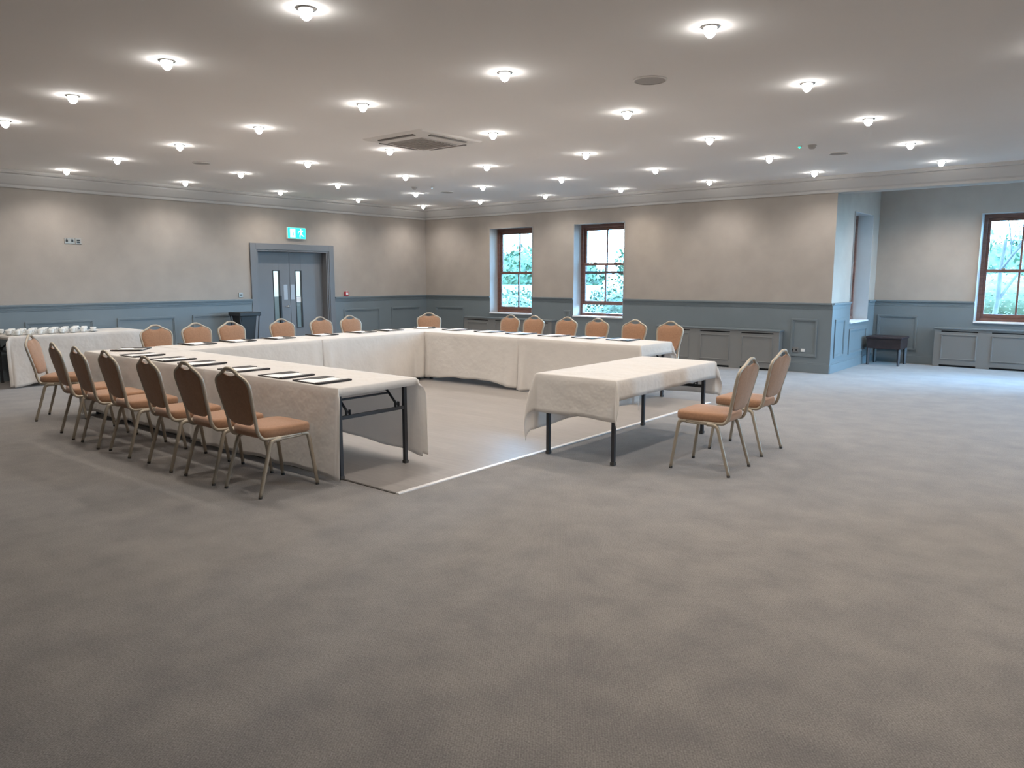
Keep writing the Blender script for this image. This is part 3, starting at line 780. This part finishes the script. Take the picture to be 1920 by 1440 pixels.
for x, lb in ((-8.35, 'leftmost blotter on the far table run'), (-7.66, 'second blotter from the left on the far table run'),
        (-7.03, 'third blotter from the left on the far table run'), (-6.42, 'fourth blotter from the left on the far table run'),
        (-5.83, 'fifth blotter from the left on the far table run'), (-5.27, 'rightmost blotter on the far table run, near its open end')):
    put_bl(x, 8.75, PI+random.uniform(-.05, .05), lb, 'black desk blotters on the far table run')

# ------------------------------------------------------------------ cups and saucers on the buffet
b = B(); lathe(b, [(0, .003), (.022, .002), (.026, 0), (.030, .012), (.040, .045), (.043, .062), (.0405, .062), (.037, .045), (.027, .014), (0, .008)], 18)
tube(b, smooth_path([(.040, 0, .050), (.058, 0, .050), (.062, 0, .036), (.052, 0, .022), (.035, 0, .020)], 4), .004, 6)
cup0 = obj('cup', b, M['china'], smooth=True)
b = B(); lathe(b, [(0, .002), (.028, 0), (.03, .002), (.070, .012), (.071, .014), (.03, .006), (0, .005)], 20); sau0 = obj('saucer', b, M['china'], smooth=True)
rows = ['the wall side row', 'the second row', 'the third row', 'the front row']; ff = True
for r in range(4):
    for k in range(8):
        x = -12.95+r*.165; y = 3.80+k*.148+(r%2)*.06
        if ff: c_, s_ = cup0, sau0; ff = False
        else:
            c_ = cup0.copy(); s_ = sau0.copy(); C.objects.link(c_); C.objects.link(s_)
        s_.location = (x, y, TZ+.005); c_.location = (x, y, TZ+.0125); c_.rotation_euler = (0, 0, random.uniform(-.6, .6)+2)
        tag(c_, 'white cup, %s from the near end in %s on the buffet' % (ordn[k], rows[r]), 'cup', 'white cups on the buffet table')
        tag(s_, 'white saucer of the %s cup from the near end in %s' % (ordn[k], rows[r]), 'saucer', 'white saucers on the buffet table')

# ------------------------------------------------------------------ black stand by the doors
t = empty('tray_stand', (-12.82, 7.72, 0)); tag(t, 'dark stand with a wide flat top beside the grey double doors', 'stand')
b = B(); box(b, -.20, .20, -.22, .22, .86, .93); obj('stand_top', b, M['black'], t, bevel=.01)
b = B()
v0 = [(-.15, -.17), (.15, -.17), (.15, .15), (-.15, .15)]; v1 = [(-.11, -.11), (.11, -.11), (.11, .10), (-.11, .10)]
hi = [b.verts.new((x, y, .86)) for x, y in v0]; lo = [b.verts.new((x, y, .30)) for x, y in v1]
b.faces.new(hi); b.faces.new(lo[::-1])
for k in range(4): b.faces.new((hi[k], hi[(k+1) % 4], lo[(k+1) % 4], lo[k]))
obj('stand_body', b, M['black'], t)
for sx in (-1, 1):
    for sy in (-1, 1):
        b = B(); tube(b, [(sx*.16, sy*.20, .87), (sx*.15, sy*.12, .0)], .011, 8); obj('leg', b, M['black_steel'], t)

# ------------------------------------------------------------------ piano stool in the alcove
t = empty('bench_stool', (-3.42, 14.87, 0)); tag(t, 'dark wooden stool with box seat in the alcove corner', 'stool')
b = B(); box(b, -.30, .30, -.28, .28, .475, .515); obj('seat', b, M['cushion'], t, bevel=.012)
b = B(); box(b, -.28, .28, -.26, .26, .30, .475); obj('apron', b, M['darkwood'], t, bevel=.004)
for sx in (-1, 1):
    for sy in (-1, 1):
        b = B(); tube(b, [(sx*.255, sy*.235, .30), (sx*.255, sy*.235, .0)], .02, 4, radii=[.032, .022]); obj('leg', b, M['darkwood'], t)

# ------------------------------------------------------------------ outside
b = B(); box(b, -90, 60, 12.0+YA-12.0+.5, 120, -.45, -.30); box(b, -90, XP-.6, YF+.5, 15.9, -.45, -.301)
o = obj('garden_lawn', b, M['grass']); tag(o, 'pale green lawn outside the windows', 'lawn', kind='structure')
b = B(); box(b, XR+.5, 60, -30, 15.8, -.45, -.30); box(b, XA+.4, XR+.5, 13.2, 15.8, -.45, -.301); o = obj('garden_lawn_side', b, M['grass']); o['kind'] = 'structure'

def bush(name, x, y, rx, ry, h, n, m, label, seed, leaf=.09, z0=-.3):
    rnd = random.Random(seed); bm = B()
    for _ in range(n):
        a = rnd.uniform(0, 2*PI); u = rnd.uniform(-1, 1); rr = rnd.uniform(.75, 1.05)+.12*math.sin(3*a+seed)
        c = Vector((x+math.cos(a)*math.sqrt(1-u*u)*rx*rr, y+math.sin(a)*math.sqrt(1-u*u)*ry*rr, z0+h*.5*(1+u*rr)))
        ax = Vector((rnd.uniform(-1, 1), rnd.uniform(-1, 1), rnd.uniform(-.3, 1))).normalized(); ay = ax.orthogonal().normalized(); az = ax.cross(ay)
        L = leaf*rnd.uniform(.7, 1.4)
        q = [c, c+ax*L*.5+ay*L*.28, c+ax*L, c+ax*L*.5-ay*L*.28]
        bm.faces.new([bm.verts.new(p) for p in q])
    c = bmesh.ops.create_icosphere(bm, subdivisions=3, radius=1, matrix=Matrix.Translation((x, y, z0+h*.46)) @ Matrix.Diagonal((rx*.82, ry*.82, h*.46, 1)))
    o = obj(name, bm, m); tag(o, label, 'shrub', 'shrubs in the garden'); return o
bush('garden_shrub', -14.35, 17.6, .9, .9, 1.45, 2600, M['leaf_pale'], 'variegated shrub outside the first window from the corner', 1)
bush('garden_shrub', -10.35, 17.3, 1.05, .9, 1.70, 3000, M['leaf_pale'], 'leafy evergreen shrub outside the second window', 2)
bush('garden_shrub', -12.4, 20.5, 1.4, 1.2, 1.2, 2200, M['hedge'], 'low brownish shrub farther back between the two windows', 3)
bush('garden_shrub', -16.6, 20.5, 1.3, 1.2, 1.25, 2200, M['hedge'], 'low brown green shrub at the left of the first window', 4)
bush('garden_shrub', -4.2, 35.0, 2.2, 1.6, 2.2, 2600, M['hedge'], 'dull shrub by the bare trees outside the alcove', 5)
b = B(); box(b, -40, -8, 31, 31.5, -.3, 1.15); o = obj('garden_wall', b, M['stone']); tag(o, 'low pale garden wall seen through the far windows', 'wall', kind='structure')
rnd = random.Random(5)
for k in range(9):
    x = -52+k*6.6; h = rnd.uniform(3.0, 4.6)
    o = bush('far_tree', x, 46+rnd.uniform(-2, 2), 3.0, 2.0, h, 1400, M['leaf'], 'distant green tree behind the garden wall, %s from the left' % ordn[k], 20+k, leaf=.34)
    o['category'] = 'tree'; o['group'] = 'distant trees beyond the garden'

def bare_tree(x, y, h, seed, label, lean=(0, 0)):
    rnd = random.Random(seed); bm = B()
    def grow(p, d, L, r, lev):
        n = 4; pts = [p]; q = p.copy(); dd = d.copy()
        for _ in range(n):
            dd = (dd+Vector((rnd.uniform(-.16, .16), rnd.uniform(-.16, .16), rnd.uniform(-.02, .12)))).normalized(); q = q+dd*L/n; pts.append(q.copy())
        tube(bm, pts, r, 6 if lev < 2 else 4, cap=False, radii=[r*(1-.45*k/n) for k in range(n+1)])
        if lev >= 5: return
        for k in range(rnd.choice((3, 4)) if lev < 4 else 3):
            f = rnd.uniform(.35, 1); i = min(int(f*n), n); s = pts[i]
            nd = (dd+Vector((rnd.uniform(-1, 1), rnd.uniform(-1, 1), rnd.uniform(-.15, .7)))*.8).normalized()
            grow(s, nd, L*rnd.uniform(.55, .75), r*.5, lev+1)
    grow(Vector((x, y, -.3)), Vector((lean[0], lean[1], 1)).normalized(), h*.36, h*.0085, 0)
    o = obj('bare_tree', bm, M['bark'], smooth=True); tag(o, label, 'tree', 'bare winter trees outside'); return o
bare_tree(-2.5, 19.6, 7.5, 11, 'bare winter tree outside the alcove window, closest to the glass', (.15, 0))
bare_tree(-1.0, 24.5, 8.5, 12, 'bare winter tree behind the nearest one outside the alcove', (-.1, 0))
bare_tree(-6.3, 27.0, 8.0, 13, 'bare winter tree farthest left outside the alcove window', (.05, 0))
bare_tree(-2.0, 29.5, 8.0, 17, 'bare winter tree far behind the others outside the alcove', (.1, 0))
bare_tree(-4.2, 21.5, 7.0, 18, 'slender bare winter tree left of the others outside the alcove', (.2, 0))
bare_tree(-17.2, 24.5, 4.2, 14, 'bare young tree outside the first window from the corner')
bare_tree(-13.6, 26.0, 4.0, 15, 'bare young tree outside the second window')

# ------------------------------------------------------------------ light
w = bpy.data.worlds.new('overcast sky'); bpy.context.scene.world = w; w.use_nodes = True
nt = w.node_tree; bg = nt.nodes['Background']
tc = nt.nodes.new('ShaderNodeTexCoord'); sp = nt.nodes.new('ShaderNodeSeparateXYZ'); cr = nt.nodes.new('ShaderNodeValToRGB')
nt.links.new(tc.outputs['Generated'], sp.inputs[0]); nt.links.new(sp.outputs['Z'], cr.inputs['Fac']); nt.links.new(cr.outputs['Color'], bg.inputs['Color'])
cr.color_ramp.elements[0].color = (.36, .68, 1, 1); cr.color_ramp.elements[0].position = 0
cr.color_ramp.elements[1].color = (.26, .54, 1, 1); cr.color_ramp.elements[1].position = .6
bg.inputs['Strength'].default_value = 44

def portal(x, y, z, sx, sy, rot):
    l = bpy.data.lights.new('window_portal', 'AREA'); l.shape = 'RECTANGLE'; l.size = sx; l.size_y = sy
    l.cycles.is_portal = True
    o = bpy.data.objects.new('window_portal', l); C.objects.link(o); o.location = (x, y, z); o.rotation_euler = rot
for wv in (win1, win2): portal((wv[0]+wv[1])/2, YF+.37, (wv[2]+wv[3])/2, wv[1]-wv[0], wv[3]-wv[2], (-PI/2, 0, 0))
for wv in (win4,): portal((wv[0]+wv[1])/2, YA+.37, (wv[2]+wv[3])/2, wv[1]-wv[0], wv[3]-wv[2], (-PI/2, 0, 0))
portal(XP-.37, (win3[0]+win3[1])/2, 1.74, 1.1, 1.88, (PI/2, 0, -PI/2))
portal(XA+.37, (door_added[0]+door_added[1])/2, 1.38, 2.0, 2.7, (PI/2, 0, PI/2))
for wv in win_added: portal(XR+.37, (wv[0]+wv[1])/2, (wv[2]+wv[3])/2, wv[1]-wv[0], wv[3]-wv[2], (PI/2, 0, PI/2))

l = bpy.data.lights.new('corridor_lamp', 'AREA'); l.energy = 90; l.size = 1.2; l.color = (.85, .97, 1)
o = bpy.data.objects.new('corridor_lamp', l); C.objects.link(o); o.location = (-14.4, 10.3, 2.68)

# ------------------------------------------------------------------ camera
cam = bpy.data.cameras.new('camera'); cam.sensor_width = 36; cam.lens = 36*1412.8/1920; cam.clip_end = 400
co = bpy.data.objects.new('camera', cam); C.objects.link(co)
yaw, pitch, roll = .6890, .1414, .0002
d = Vector((-math.sin(yaw)*math.cos(pitch), math.cos(yaw)*math.cos(pitch), -math.sin(pitch)))
r = Vector((math.cos(yaw), math.sin(yaw), 0)); u = r.cross(d)
m3 = Matrix((r, u, -d)).transposed().to_4x4(); co.matrix_world = Matrix.Translation((0, 0, 1.58)) @ m3
sc = bpy.context.scene; sc.camera = co
sc.view_settings.view_transform = 'Standard'; sc.view_settings.look = 'None'; sc.view_settings.gamma = 1; sc.view_settings.use_curve_mapping = False
sc.view_settings.exposure = 0.22
sc.cycles.use_denoising = True
sc.cycles.max_bounces = 8; sc.cycles.diffuse_bounces = 5; sc.cycles.transparent_max_bounces = 12
sc.cycles.sample_clamp_indirect = 6
sc.cycles.use_light_tree = True
